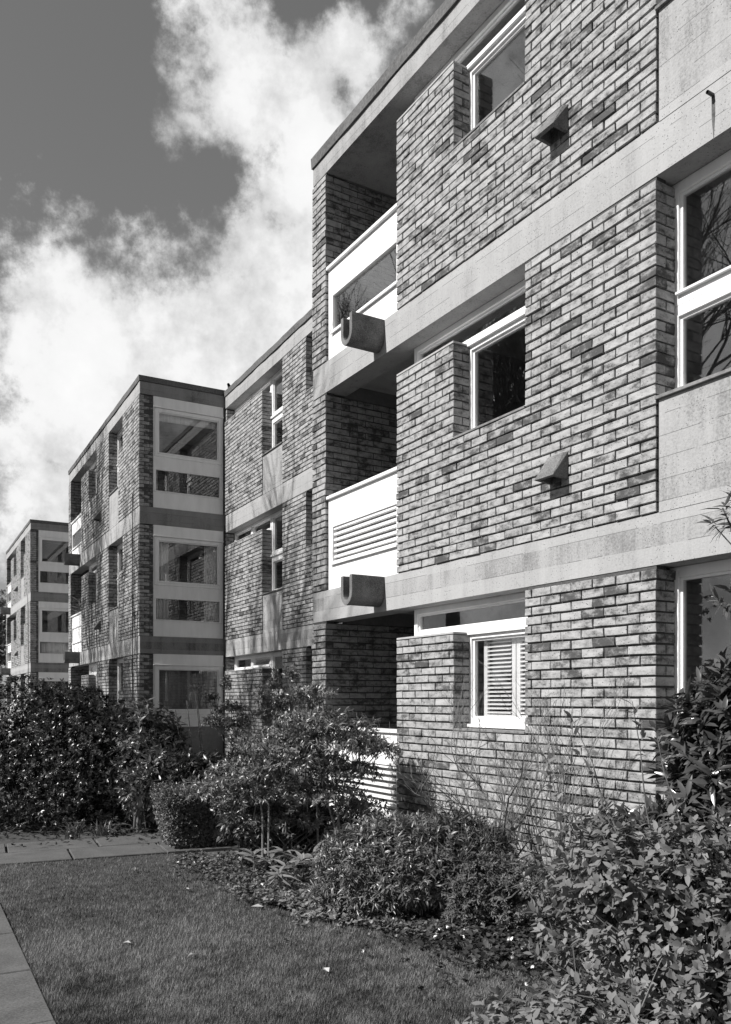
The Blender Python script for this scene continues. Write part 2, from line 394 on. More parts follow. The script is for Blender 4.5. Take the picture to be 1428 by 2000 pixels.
def facade_block(name, label, origin, ang, k, dz, rb_rel, styles, jit=.0021, L0=7.94, cap=.12, hc=.21, weather=False):
    root = thing(name, label, 'building', (origin[0], origin[1], 0), rad(ang))
    L = L0 * k; lv = levels(dz); rb = rb_rel + E
    tops = [lv[0] + ST - SLAB, lv[1] + ST - SLAB, rb]
    S = lambda s: s * k
    P = plane((0, 0), (1, 0), (0, -1)); O, D, N = (0, 0), (1, 0), (0, -1)
    RC = .19
    for f in range(3):
        z0, zt = lv[f], tops[f]
        zk = zt - .024; ch = (zk - z0) / 31 if f < 2 else (zk - z0) / 30
        zb = z0 if f else z0 - 6 * ch
        rw = lambda n: z0 + n * ch
        lowtop = rw(27) if f < 2 else rw(26.5 // 1)
        zC, zF = rw(15), rw(21)
        Bk = Bricks(jit, zk)
        Bk.face(O, D, N, [(0, S(.34), zb, zk)], ch, zb, [(S(.34), 1, 2.2, zb, zk), (0, -1, 6.0, zb, zk)])
        Bk.face(O, D, N, [(S(1.88), S(2.845), zb, lowtop), (S(2.845), S(3.83), zb, zC), (S(3.83), S(5.17), zb, zk)], ch, zb,
                [(S(1.88), -1, .6, zb, lowtop), (S(2.845), 1, RC, zC, lowtop), (S(3.83), -1, RC, zC, zk), (S(5.17), 1, RC, rw(11), zk)], shift=S(1.88))
        Bk.face(O, D, N, [(S(6.13), S(6.55), zb, zF), (S(6.55), L, zb, zk)], ch, zb,
                [(S(6.13), -1, RC, rw(11), zF), (S(6.55), -1, RC, zF, zk), (L, 1, .28, zb, zk)], shift=S(6.13))
        # rear corner of the end wall behind the panel
        Bk.mort((L, 0), (0, 1), (1, 0), 1.83, 6.0, zb, zt, .0, .1)
        if f == 0: zs0 = zb
        Bk.build('brick_wall', root)
        # column window with a concrete apron
        zs = rw(10.4)
        if f: MB().box(S(5.17) + .02, S(6.13) - .012, -.004, .14, z0 - .001, zs).build('concrete_apron', 'concrete', root)
        else: MB().box(S(5.17) + .02, S(6.13) - .012, -.004, .14, zb, zs).build('concrete_apron', 'concrete', root)
        sill(root, P, S(5.17) + .004, S(6.13) - .002, -.03, RC + .02, zs + .001, .024)
        ztr = z0 + 1.47
        window(root, P, [(S(5.17) - .05, S(6.13) - .004, zs + .026, ztr), (S(5.17) - .05, S(6.13) + .03, ztr + .002, zt - .002), (S(6.13) + .031, S(6.55) - .004, ztr + .002, zt - .002)] if f else
               [(S(5.17) - .05, S(6.13) - .004, zs + .026, zt - .002)], RC, .075,
               ledge=[(S(5.17) + .02, S(6.13) - .01, ztr + .07, ztr + .088, .03)] if f else None)
        sill(root, P, S(6.13), S(6.55) - .004, -.012, RC + .02, zF + .001, .012)
        # strip window over the low wall, and the small window in the notch
        tr = lowtop + .03
        window(root, P, [(S(1.90), S(3.83) - .004, tr, zt - .002)], RC, .055)
        window(root, P, [(S(2.80), S(3.83) - .004, zC + .045, tr - .004)], RC - .012, .068,
               ledge=[(S(2.79), S(3.83) - .006, tr - .035, tr + .004, .03), (S(2.80), S(3.83) - .006, zC + .03, zC + .06, .04)])
        sill(root, P, S(1.88), S(2.845) - .002, -.015, RC - .002, lowtop + .001, .02, 'coping_stone', 'coping')
        sill(root, P, S(2.845) + .004, S(3.83) - .004, -.02, RC - .014, zC + .001, .02)
        # balcony
        balcony(root, P, S(.34) + .012, S(1.88), z0 - (0 if f else 0.0), styles[f])
        vent(root, S(4.12), S(4.33), z0) if f else None
        zu = zt + (SLAB - .2205 if f < 2 else -.0005)      # walls run up to the thin slab behind the edge beam
        MB().box(S(1.90), S(1.99), .31, 2.2, zb, zu).box(S(.34), S(1.99), 2.2, 2.3, zb, zu).box(S(.34) - .1, S(.34) - .001, .272, 2.2, zt - .02, zu).build('balcony_wall', 'render_grey', root)
        # rooms
        mb = MB(); mb.box(S(1.99), L - .12, 3.4, 3.5, z0, zu); mb.box(S(5.05), S(5.13), .3, 3.4, z0, zu)
        mb.build('room_wall', 'plaster', root)
        # end wall with the big window
        endwall(root, L, z0, zt, zb, f)
    # slabs with an edge beam and a thinner floor behind it
    for i, z in enumerate((lv[0], lv[1], lv[2])):
        zb_ = z - SLAB if i else z - .5
        mb = MB(); mb.box(0, L - .02, 0, .27, zb_, z); mb.box(0.002, L - .017, .27, 5.9, z - .22, z - .001)
        mb.build('floor_slab', 'concrete' , root)
        if i: trough(root, S(1.63), z)
        MB().box(L - .0195, L - .006, .006, 1.84, zb_ if i else z - .5, z).box(L - .26, L - .0205, .2705, 1.84, zb_, z - .002).build('slab_end', 'concrete_dark', root)
    roof(root, L - .006, rb, 0, 6, 0, hc, cap)
    MB().box(L - .0055, L + .004, .006, 1.84, rb, rb + hc - .001).build('roof_end', 'concrete_dark', root)
    if weather == 'bolt':
        MB().tube([(S(5.62), -.002, 4.02 + E - .1), (S(5.62), -.06, 4.02 + E - .1)], .012, 8).build('bolt', 'dark', root)
        x = S(5.62); z = 3.92 + E; MB().add([(x - .012, -.0015, z), (x + .012, -.0015, z), (x + .016, -.0015, z - .12), (x + .004, -.0015, z - .30), (x - .010, -.0015, z - .14)], [(0, 4, 3, 2, 1)]).build('rust_stain', 'bark', root)
    return root, L

def endwall(root, L, z0, zt, zb, f):
    """panelled end wall: x = L, running in +y; white boards, large light, low light"""
    P = plane((L, 0), (0, 1), (1, 0))
    w0, w1 = .285, 1.815
    H = zt - z0
    b = [.36, .80, 1.08, 2.10]                  # low light 0.36-0.80, large light frame 1.08-2.10
    mb = MB(); y0, y1 = .02, .07
    bot = z0 + .003 if f else z0 + .80
    if f:
        pbox(mb, P, w0, w1, y0, y1, bot, z0 + b[0]); pbox(mb, P, w0, w0 + .06, y0, y1, z0 + b[0], z0 + b[1]); pbox(mb, P, w1 - .08, w1, y0, y1, z0 + b[0], z0 + b[1])
    pbox(mb, P, w0, w1, y0, y1, z0 + b[1], z0 + b[2]); pbox(mb, P, w0, w0 + .035, y0, y1, z0 + b[2], z0 + b[3]); pbox(mb, P, w1 - .035, w1, y0, y1, z0 + b[2], z0 + b[3])
    pbox(mb, P, w0, w1, y0 - .012, y1, z0 + b[3], z0 + H - .003)
    pn = mb.build('end_panel', 'white_board', root, bevel=.003)
    mb = MB(); pbox(mb, P, w0 - .005, w1, y0 - .045, y0 - .0122, z0 + b[3] - .004, z0 + b[3] + .018)
    mb.build('drip_moulding', 'white_paint', pn, bevel=.003)
    window(root, P, [(w0 + .035, w1 - .035, z0 + b[2], z0 + b[3] - .006)], y0 - .012, .075, ledge=[(w0 + .09, w1 - .09, z0 + b[2] + .06, z0 + b[2] + .072, .012)])
    if f:
        mb = MB(); pbox(mb, P, w0 + .06, w1 - .08, y0 + .03, y0 + .036, z0 + b[0], z0 + b[1]); mb.build('low_pane', 'glass', pn)
        mb = MB(); pbox(mb, P, w0 + .02, w1 - .03, y0 - .02, y0 + .015, z0 + b[0] - .018, z0 + b[0] - .001); mb.build('low_sill', 'white_paint', pn, bevel=.003)
    else:
        MB().box(L - .1, L - .03, w0, w1, zb, z0 + .80).build('plinth_wall', 'render_grey', root)

def wing(name, label, origin, ang, dz, rb_rel, L=8.3, jit=.0012, hc=.25, cap=.11):
    root = thing(name, label, 'building', (origin[0], origin[1], 0), rad(ang))
    lv = levels(dz); rb = rb_rel + E; tops = [lv[0] + ST - SLAB, lv[1] + ST - SLAB, rb]
    P = plane((0, 0), (1, 0), (0, -1)); O, D, N = (0, 0), (1, 0), (0, -1); RC = .19
    for f in range(3):
        z0, zt = lv[f], tops[f]; zk = zt - .024; ch = (zk - z0) / 31
        zb = z0 if f else z0 - 6 * ch; rw = lambda n: z0 + n * ch
        low, zs, zn = rw(27), rw(10), rw(18)
        Bk = Bricks(jit, zk)
        Bk.face(O, D, N, [(0.004, 2.19, zb, low)], ch, zb, [(2.19, 1, RC, zs, low)])
        Bk.face(O, D, N, [(3.19, 4.23, zb, zk), (4.23, 5.25, zb, zn), (5.25, L, zb, zk)], ch, zb, [(3.19, -1, RC, zs, zk), (4.23, 1, RC, zn, zk), (5.25, -1, RC, zn, zk)], shift=3.19)
        Bk.face((0.03, 0), (0, 1), (1, 0), [(.02, RC, low, zk)], ch, low, proud=.0)
        Bk.build('brick_wall', root)
        MB().box(2.205, 3.178, -.004, .14, z0 - .001 if f else zb, zs).build('concrete_apron', 'concrete', root)
        sill(root, P, 2.194, 3.186, -.03, RC + .02, zs + .001)
        sill(root, P, 0.02, 2.188, -.015, RC - .002, low + .001, .016, 'coping_stone', 'coping')
        ztr = z0 + 1.47
        window(root, P, [(2.17, 3.186, zs + .026, ztr), (2.17, 3.186, ztr + .06, zt - .002)], RC, .07, ledge=[(2.17, 3.18, ztr + .001, ztr + .06, 0), (2.15, 3.18, ztr + .03, ztr + .07, .03)])
        window(root, P, [(.06, 1.1, low + .02, zt - .002)], RC, .05)
        w = window(root, P, [(1.102, 2.16, low + .02, zt - .002)], RC, .05)
        if f == 0:      # top hung casement standing open
            pass
        window(root, P, [(4.24, 5.24, zn + .03, zt - .002)], RC, .06)
        sill(root, P, 4.234, 5.246, -.015, RC - .002, zn + .001)
        zu = zt + (SLAB - .2205 if f < 2 else -.0005)
        MB().box(.3, L, 3.4, 3.5, z0, zu).box(3.3, 3.38, .3, 3.4, z0, zu).build('room_wall', 'plaster', root)
    for i, z in enumerate(lv):
        zb_ = z - SLAB if i else z - .5
        mb = MB(); mb.box(0.03, L, 0, .27, zb_, z); mb.box(0.032, L, .27, 5, z - .22, z - .001); mb.build('floor_slab', 'concrete', root)
    roof(root, L, rb, 0, 4.1, .02, hc, cap)
    return root

near, LN = facade_block('apartment_block', 'nearest brick apartment block, large on the right, with concrete bands and white balcony panels', (-.635, 10.327), -59.09, 1.0, 0.0, 6.235, ['louvre', 'louvre', 'glass'], weather='bolt')
mid, LM = facade_block('apartment_block', 'middle brick apartment block whose white panelled end wall faces the lawn', (-8.724, 25.011), -61.31, 1.0605, .04, 6.375, ['solid', 'solid', 'glass'], jit=.0012, hc=.255, cap=.105)
far, LF = facade_block('apartment_block', 'farthest small brick apartment block at the left edge with white end windows', (-16.614, 39.316), -61.1, 1.0208, .14, 6.50, ['solid', 'glass', 'glass'], jit=.001, hc=.25, cap=.10)
wg = wing('linking_wing', 'recessed brick wing between the nearest and the middle block with narrow tall windows', (-3.047, 18.46), -61.4, .0, 6.33)
a = rad(-61.1); fx, fy = -16.614 + LF * math.cos(a), 39.316 + LF * math.sin(a)
wing('linking_wing', 'recessed brick wing hidden between the farthest and the middle block', (fx + 1.84 * .875, fy + 1.84 * .483), -61.1, .1, 6.45, L=8.2)

def L2W(root, x, y, z):
    a = root.rotation_euler[2]; return (root.location[0] + x * math.cos(a) - y * math.sin(a), root.location[1] + x * math.sin(a) + y * math.cos(a), z)

# shutter behind the ground floor window of the near block
lv = levels(0)
z0 = lv[0]; mb = MB(); P = plane((0, 0), (1, 0), (0, -1))
c0, c1, zz0, zz1 = 2.86, 3.80, z0 + 1.22, z0 + 2.0
sh = thing('window_shutter', 'white louvred shutters behind the small ground floor window of the nearest block', 'shutter', L2W(near, 3.40, .262, zz0), near.rotation_euler[2])
for (q0, q1) in ((-.45, -.005), (.005, .45)):
    mb = MB(); frame_mb(mb, lambda a_, y, z: (a_, y, z), q0, q1, 0, zz1 - zz0, .05, 0, .03); mb.build('shutter_frame', 'white_paint', sh, bevel=.002)
    mb = MB(); n = 18; h = (zz1 - zz0 - .1) / n
    for i in range(n):
        z = .05 + (i + .5) * h
        mb.add([(q0 + .051, -.012, z - .008), (q1 - .051, -.012, z - .008), (q1 - .051, .03, z + .008), (q0 + .051, .03, z + .008), (q0 + .051, -.012, z + .002), (q1 - .051, -.012, z + .002), (q1 - .051, .03, z + .014), (q0 + .051, .03, z + .014)],
               [(0, 3, 2, 1), (4, 5, 6, 7), (0, 1, 5, 4), (1, 2, 6, 5), (2, 3, 7, 6), (3, 0, 4, 7)])
    mb.build('slat', 'white_paint', sh)

# curtains, blinds inside the end windows
def curtain(root, L, wa, wb, z0, z1, label, yb=.12, amp=.025, waves=5, mat='curtain', name='curtain', cat='curtain', group=None, taper=0):
    n = 60; vs = []; fs = []
    for j, z in enumerate((z0, (z0 + z1) / 2, z1)):
        for i in range(n + 1):
            u = i / n; w = wa + (wb - wa) * u * (1 - taper * (2 - j) / 2)
            y = yb + amp * math.sin(u * waves * 2 * math.pi + .7 * math.sin(u * 9)) * (1.1 - .25 * j)
            vs.append(L2W(root, L - y, w, z))
    for j in range(2):
        for i in range(n): a_ = j * (n + 1) + i; fs.append((a_, a_ + 1, a_ + n + 2, a_ + n + 1))
    me = bpy.data.meshes.new(name); me.from_pydata(vs, [], fs); me.update(); me.polygons.foreach_set('use_smooth', [True] * len(fs))
    o = link(name, me, mat); md = o.modifiers.new('thick', 'SOLIDIFY'); md.thickness = .003
    return tag(o, label, cat, group)
lm = levels(.04)
curtain(mid, LM, .34, .64, lm[1] + .1, lm[1] + 2.06, 'pale curtain drawn to the left side of the first floor end window', waves=4, group='curtains in the end window')
curtain(mid, LM, 1.42, 1.76, lm[1] + .1, lm[1] + 2.06, 'pale curtain drawn to the right side of the first floor end window', waves=5, group='curtains in the end window')
curtain(mid, LM, .36, 1.76, lm[2] + 1.86, lm[2] + 2.06, 'short roller blind along the top of the upper end window', amp=.002, waves=1, name='roller_blind', cat='blind')
curtain(mid, LM, .36, 1.76, lm[0] + .9, lm[0] + 2.06, 'thin grey net curtain filling the ground floor end window', amp=.008, waves=14, mat='render_grey', name='net_curtain')
lf = levels(.14)
curtain(far, LF, .40, 1.7, lf[1] + .2, lf[1] + .85, 'pale net curtain behind the low window of the farthest block', amp=.008, waves=12, name='net_curtain')
# cable on the middle block
mb = MB(); mb.tube([(LM - .50, -.03, lm[2] + .35), (LM - .50, -.035, lm[2] - 1.5), (LM - .51, -.03, lm[1]), (LM - .50, -.03, lm[0])], .011, 6); mb.build('cable', 'dark', mid)
mb = MB(); mb.tube([(LF - .7, -.03, lf[2] - .05), (LF - .45, -.035, lf[2] - .6), (LF - .4, -.03, lf[1]), (LF - .4, -.03, lf[0])], .011, 5); mb.build('cable', 'dark', far)
# open casement on the wing's ground floor, small flue on the roof
mb = MB(); frame_mb(mb, lambda a_, y, z: (a_, y, z), 0, .96, 0, .24, .05, 0, .035)
oc = mb.build('open_casement', 'white_paint', wg, bevel=.003, loc=(1.15, .16, levels(0)[0] + 2.07)); oc.rotation_euler = (rad(-24), 0, 0)
pn = MB().box(.05, .91, .015, .02, .05, .19).build('pane', 'glass', oc)
MB().tube([(.12, .05, 6.62 + E), (.12, .05, 6.80 + E), (.2, .0, 6.80 + E)], [.03, .04, .03], 8).build('roof_flue', 'dark', wg)

# ------------------------------------------------------------------ ground
def sheet(name, pts, z, mat, kind='structure'):
    me = bpy.data.meshes.new(name); me.from_pydata([(x, y, z) for x, y in pts], [], [tuple(range(len(pts)))]); me.update()
    return tag(link(name, me, mat), kind=kind)
sheet('ground', [(-400, -400), (400, -400), (400, 400), (-400, 400)], -.02, 'soil')
d2 = Vector((1.54, .69)).normalized(); n2 = Vector((-d2.y, d2.x))          # far path runs this way
p20 = Vector((-3.55, 8.25))
d1 = Vector((-1.35, 2.49)).normalized(); n1 = Vector((-d1.y, d1.x))         # near path on the left
p10 = Vector((-2.88, 6.69))
bed = [(-2.01, 8.90), (-1.80, 8.42), (-1.54, 7.93), (-1.28, 7.42), (-1.0, 6.99), (-.6, 6.42), (-.28, 6.12), (.0, 5.97), (.28, 5.82), (.71, 5.58), (1.02, 5.0), (1.35, 4.2), (1.7, 3.2), (2.2, 1.9), (3.4, -1.5)]
corner = p10 + d1 * 1.75
lawn = [(p10 - d1 * 9).to_tuple(), (p10 + d1 * 1.55).to_tuple(), tuple(p20 - d2 * .35)] + bed + [(3.6, -3)]
sheet('lawn', lawn, 0.0, 'lawn_ground')
pv = MB()
def slab(o_, d, n, a0, a1, b0, b1, dz):
    q = [o_ + d * a0 + n * b0, o_ + d * a1 + n * b0, o_ + d * a1 + n * b1, o_ + d * a0 + n * b1]
    z1 = .012 + dz; c = .008
    cc = (q[0] + q[2]) / 2
    ins = [p + (cc - p).normalized() * c for p in q]
    vs = [(p.x, p.y, -.05) for p in q] + [(p.x, p.y, z1 - .006) for p in q] + [(p.x, p.y, z1) for p in ins]
    fs = [(8, 9, 10, 11)] + [(4 + k, 4 + (k + 1) % 4, 8 + (k + 1) % 4, 8 + k) for k in range(4)] + [(k, (k + 1) % 4, 4 + (k + 1) % 4, 4 + k) for k in range(4)]
    pv.add(vs, fs)
for row, (b0, b1, sh_) in enumerate(((0, .62, .25), (.635, 1.25, -.35))):
    a_ = -7 + sh_
    while a_ < 4.5:
        w = .93; slab(p20, d2, n2, a_, a_ + w - .022, b0, b1, random.uniform(0, .006)); a_ += w
tag(pv.build('path', 'paving'), kind='structure')
pv = MB(); a_ = -10
while a_ < 1.3:
    slab(p10, d1, n1, a_, a_ + .888, .0, .95, random.uniform(0, .004)); slab(p10, d1, n1, a_ + .3, a_ + 1.188, .962, 1.9, random.uniform(0, .004)); a_ += .9
tag(pv.build('side_path', 'paving'), kind='structure')

# ------------------------------------------------------------------ plants
def leaves(P, A, U, ln, wd, tone, fold=.25, droop=.25, simple=False):
    """P base, A axis, U up-ish normal of each leaf; returns verts, faces, tones"""
    n = len(P); A = A / np.linalg.norm(A, axis=1, keepdims=True)
    Sd = np.cross(A, U); Sd /= np.linalg.norm(Sd, axis=1, keepdims=True) + 1e-9
    Nn = np.cross(Sd, A)
    ln = np.broadcast_to(ln, n)[:, None]; wd = np.broadcast_to(wd, n)[:, None]
    def pt(u, s, dn): return P + A * ln * u + Sd * wd * s + Nn * (-(droop * u * u) * ln + fold * abs(s) * wd + dn * wd)
    if simple:
        V = np.stack([pt(0, 0, 0), pt(.5, -.5, 0), pt(1, 0, 0), pt(.5, .5, 0)], 1)
        Fm = [np.array([(0, 2, 1), (0, 3, 2)])]
    else:
        V = np.stack([pt(0, 0, 0), pt(.32, -.46, 0), pt(.32, 0, 0), pt(.32, .46, 0), pt(.68, -.38, 0), pt(.68, 0, 0), pt(.68, .38, 0), pt(1, 0, 0)], 1)
        Fm = [np.array([(0, 2, 1), (0, 3, 2), (4, 5, 7), (5, 6, 7)]), np.array([(1, 2, 5, 4), (2, 3, 6, 5)])]
    k = V.shape[1]
    Fs = [(f[None] + (np.arange(n) * k)[:, None, None]).reshape(-1, f.shape[1]) for f in Fm]
    return V.reshape(-1, 3), Fs, np.repeat(np.broadcast_to(tone, n), k)
def unit(v): return v / (np.linalg.norm(v, axis=-1, keepdims=True) + 1e-9)

def clustered(C, out, per, ln, wd, spread=1.0, tone=(.2, .9), rise=.0, simple=False, fold=.25, droop=.25, stem=.5):
    """rosette / twig clusters: C centres, out outward axis"""
    n = len(C); out = unit(out); idx = np.repeat(np.arange(n), per); N = len(idx)
    rnd = unit(R.normal(size=(N, 3)))
    a = out[idx]; perp = unit(rnd - a * np.sum(rnd * a, 1, keepdims=True))
    t = R.uniform(0, 1, N)[:, None]
    A = unit(perp * spread + a * (.25 + .9 * t)) ; A[:, 2] += rise
    P = C[idx] - a * (stem * ln * (1.6 * (1 - t)))
    Ut = unit(a * .8 + np.array([0, 0, .55]) + R.normal(size=(N, 3)) * .35)
    lnv = ln * R.uniform(.5, 1.25, N); wv = wd * R.uniform(.75, 1.2, N)
    ct = R.uniform(tone[0], tone[1], n)[idx]
    return leaves(P, A, Ut, lnv, wv, np.clip(ct + R.normal(0, .12, N), 0, 1), fold, droop, simple)
def fol(name, parts, mat, parent, smooth=True):
    V = []; F3 = []; F4 = []; T = []; off = 0
    for v, fs, t in parts:
        V.append(v); T.append(t)
        for f in fs: (F3 if f.shape[1] == 3 else F4).append(f + off)
        off += len(v)
    me = npmesh(name, np.concatenate(V), ([np.concatenate(F3)] if F3 else []) + ([np.concatenate(F4)] if F4 else []), np.concatenate(T), smooth)
    return link(name, me, mat, parent)
def blobpts(n, c, r, seed=None, shell=.55, floor=.05, nb=14, bump_=.35):
    """points biased to the outside of a lumpy ellipsoid; c centre, r radii"""
    c = np.array(c); r = np.array(r)
    dirs = unit(R.normal(size=(nb, 3))); amp = R.uniform(-bump_, bump_, nb)
    P = []; O_ = []
    while len(P) < n:
        d = unit(R.normal(size=(n, 3)))
        rr = 1 + (np.exp(6 * (d @ dirs.T - 1)) * amp).sum(1)
        u = R.uniform(shell, 1, n) ** .6
        p = c + d * r * (rr * u)[:, None]
        ok = p[:, 2] > floor
        P += list(p[ok]); O_ += list(unit(d[ok] / r * r.mean()))
    return np.array(P[:n]), np.array(O_[:n])
def stems(mb, base, tips, r0=.012, wob=.06, n=5, nmin=4):
    for tp in tips:
        b_ = Vector(base) + Vector((random.uniform(-.1, .1), random.uniform(-.1, .1), 0)); tp = Vector(tp)
        pts = []
        for i in range(n + 1):
            u = i / n; p = b_.lerp(tp, u); p.z = b_.z + (tp.z - b_.z) * (u ** .8)
            p += Vector((random.uniform(-wob, wob), random.uniform(-wob, wob), 0)) * math.sin(u * math.pi)
            pts.append(p)
        mb.tube(pts, [r0 * (1 - .75 * i / n) for i in range(n + 1)], nmin)
def shrub(name, label, cat, base, blobs, n, per, ln, wd, mat, group=None, nst=40, r0=.01, **kw):
    """blobs: [(centre offset, radii, share)]"""
    root = thing(name, label, cat, (base[0], base[1], 0), 0, group)
    parts = []; tips = []
    bk = {k: kw.pop(k) for k in ('shell', 'bump_', 'nb') if k in kw}
    for c, r, sh in blobs:
        C, O_ = blobpts(int(n * sh), c, r, **bk)
        O_ = unit(O_ + np.array([0, 0, .35]) + R.normal(size=O_.shape) * .25)
        parts.append(clustered(C, O_, per, ln, wd, **kw)); tips += list(C[R.integers(0, len(C), int(nst * sh) + 1)])
    fol('foliage', parts, mat, root)
    mb = MB(); stems(mb, (0, 0, 0), tips, r0); mb.build('stem', 'bark', root)
    return root

def G(x, y):            # a ground point from its place in the photo
    Y = F * E / (y - HZ); return ((x - 714) / F * Y, Y)

# big dark evergreens on the left, beyond the path
shrub('evergreen_shrub', 'large dark small leaved shrub filling the left edge beyond the path', 'shrub', (-4.55, 11.1),
      [((0, 0, .85), (1.35, .85, 1.0), .6), ((-1.6, .6, .9), (1.3, 1.0, 1.1), .4)], 6600, 10, .050, .020, 'leaf_dark', spread=1.1, tone=(.05, .8))
shrub('evergreen_shrub', 'broad dark shrub left of the middle block with fine leaves', 'shrub', (-3.8, 11.1),
      [((0, 0, .85), (.85, .75, 1.0), 1)], 4300, 10, .052, .021, 'leaf_dark', spread=1.1, tone=(.05, .8))
shrub('rosette_shrub', 'sunlit shrub with starry leaf rosettes below the ground floor end window', 'shrub', (-2.8, 11.1),
      [((-.1, 0, .72), (.66, .7, .92), .75), ((.55, -.1, .42), (.5, .5, .46), .25)], 1900, 9, .105, .034, 'leaf_mid', spread=1.3, tone=(.3, 1), droop=.3)
shrub('evergreen_shrub', 'low dark shrub in the middle between the rosette shrub and the hedge', 'shrub', (-1.55, 10.45),
      [((0, 0, .48), (.85, .6, .55), 1)], 1700, 8, .085, .03, 'leaf_dark', spread=1.1, tone=(.2, .9))
# clipped box hedge
hx, hy = -1.72, 9.55
root = thing('box_hedge', 'small clipped box hedge with a flat top beside the path', 'hedge', (hx, hy, 0), rad(24))
n = 7000
fc = R.integers(0, 6, n); u = R.uniform(-1, 1, n); w = R.uniform(-1, 1, n); hw, hd, hh = .62, .42, .62
C = np.zeros((n, 3)); O_ = np.zeros((n, 3))
for i in range(n):
    k = fc[i]
    if k < 2: x, y, z = u[i], w[i], 1; o_ = (0, 0, 1)
    elif k == 2: x, y, z = -1, u[i], w[i]; o_ = (-1, 0, 0)
    elif k in (3, 5): x, y, z = u[i], -1, w[i]; o_ = (0, -1, 0)
    else: x, y, z = 1, u[i], w[i]; o_ = (1, 0, 0)
    p = np.array([x, y, z], float); q = p / max(1e-6, (np.abs(p) ** 12).sum() ** (1 / 12))
    tp = .80 + .20 * (q[2] * .5 + .5)
    C[i] = (q[0] * hw * tp, q[1] * hd * tp, hh * (q[2] * .5 + .5)); O_[i] = o_
C += R.normal(0, .018, C.shape); C[:, 2] = np.abs(C[:, 2]) * (1 + .03 * np.sin(C[:, 0] * 7)) + .01
fol('foliage', [clustered(C, O_ + R.normal(size=O_.shape) * .3, 6, .026, .015, simple=True, tone=(.2, 1))], 'leaf_box', root)
mb = MB(); stems(mb, (0, 0, 0), C[:50] * np.array([.8, .8, .9]), .009); mb.build('stem', 'bark', root)
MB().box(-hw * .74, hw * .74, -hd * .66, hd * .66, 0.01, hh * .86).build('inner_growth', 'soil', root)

# airy tall shrub (layered, small lance leaves on long sprays) in the centre
def airy(name, label, base, stems_, layers, ln=.055, wd=.017, per=12, mat='leaf_mid', group=None, tone=(.1, .9), cat='shrub', r0=.013, n_per=60, rx=.28, simple=False):
    root = thing(name, label, cat, (base[0], base[1], 0), 0, group)
    mb = MB(); tips = []
    for s in stems_: mb.tube([Vector(p) for p in s], [r0 * (1 - .6 * i / (len(s) - 1)) for i in range(len(s))], 6)
    Cs, Os = [], []
    for (cx, cy, cz, r, m_) in layers:
        nn = int(n_per * m_)
        an = R.uniform(0, 2 * math.pi, nn); rr = np.sqrt(R.uniform(0.02, 1, nn)) * r
        c = np.stack([cx + np.cos(an) * rr, cy + np.sin(an) * rr, cz - .25 * rr * rr / max(r, .01) + R.normal(0, .035, nn)], 1)
        o_ = np.stack([np.cos(an), np.sin(an), np.full(nn, .25)], 1)
        Cs.append(c); Os.append(o_)
        near_s = min(stems_, key=lambda s: (s[-1][0] - cx) ** 2 + (s[-1][1] - cy) ** 2)
        for k in range(int(9 * m_) + 3):
            t_ = c[R.integers(0, nn)]; b0 = Vector(near_s[-1]).lerp(Vector(near_s[-2]), random.random())
            b0 = Vector((b0.x * .5 + cx * .5, b0.y * .5 + cy * .5, min(b0.z, cz - .1)))
            md = b0.lerp(Vector(t_), .5) + Vector((0, 0, .05)); mb.tube([b0, md, Vector(t_)], [.005, .0035, .002], 4)
            mb.tube([Vector(near_s[len(near_s) // 2]), b0], [.006, .005], 4) if k < 2 else None
    mb.build('stem', 'twig', root)
    C = np.concatenate(Cs); O_ = unit(np.concatenate(Os) + R.normal(size=C.shape) * .3)
    fol('foliage', [clustered(C, O_, per, ln, wd, spread=.9, tone=tone, stem=1.3, droop=.45, simple=simple)], mat, root)
    return root
nb = G(600, 1700)
airy('tall_leafy_shrub', 'tall layered shrub with bare stems in the centre before the ground floor balcony', nb,
     [[(-.42, .0, 0), (-.42, 0, .5), (-.46, .02, .75), (-.52, 0, 1.05)], [(-.37, .02, 0), (-.36, .0, .6), (-.40, 0, .8), (-.30, .1, 1.3)], [(.30, .1, 0), (.28, .1, .3), (.14, .1, .8), (.05, .1, 1.5)], [(.33, .1, 0), (.30, .1, .4), (.22, .15, .9), (.3, .1, 1.3)],
      [(.1, .2, 0), (.08, .2, .6), (-.05, .2, 1.2), (.02, .2, 1.75)], [(.2, .25, 0), (.35, .3, .8), (.6, .25, 1.25)]],
     [(-.55, 0, 1.02, .42, 2.2), (-.25, .1, 1.30, .45, 2.4), (.08, .1, 1.50, .42, 2.4), (.30, .1, 1.30, .48, 2.8), (-.1, .15, 1.12, .5, 2.6), (.02, .25, 1.72, .28, 1.1), (.62, .15, 1.20, .28, 1.1), (.32, .2, 1.0, .42, 2.2), (-.3, .2, .82, .45, 2), (.12, .2, .8, .5, 2.2), (-.62, .2, .72, .35, 1.5), (.5, .15, 1.42, .2, .4), (-.15, .2, 1.9, .12, .25), (-.55, .2, .5, .35, .8), (0, .3, .48, .4, .8), (.5, .3, .6, .35, 1.0), (-.9, .3, .8, .4, 1.4)],
     ln=.052, wd=.016, per=14, tone=(.25, 1))
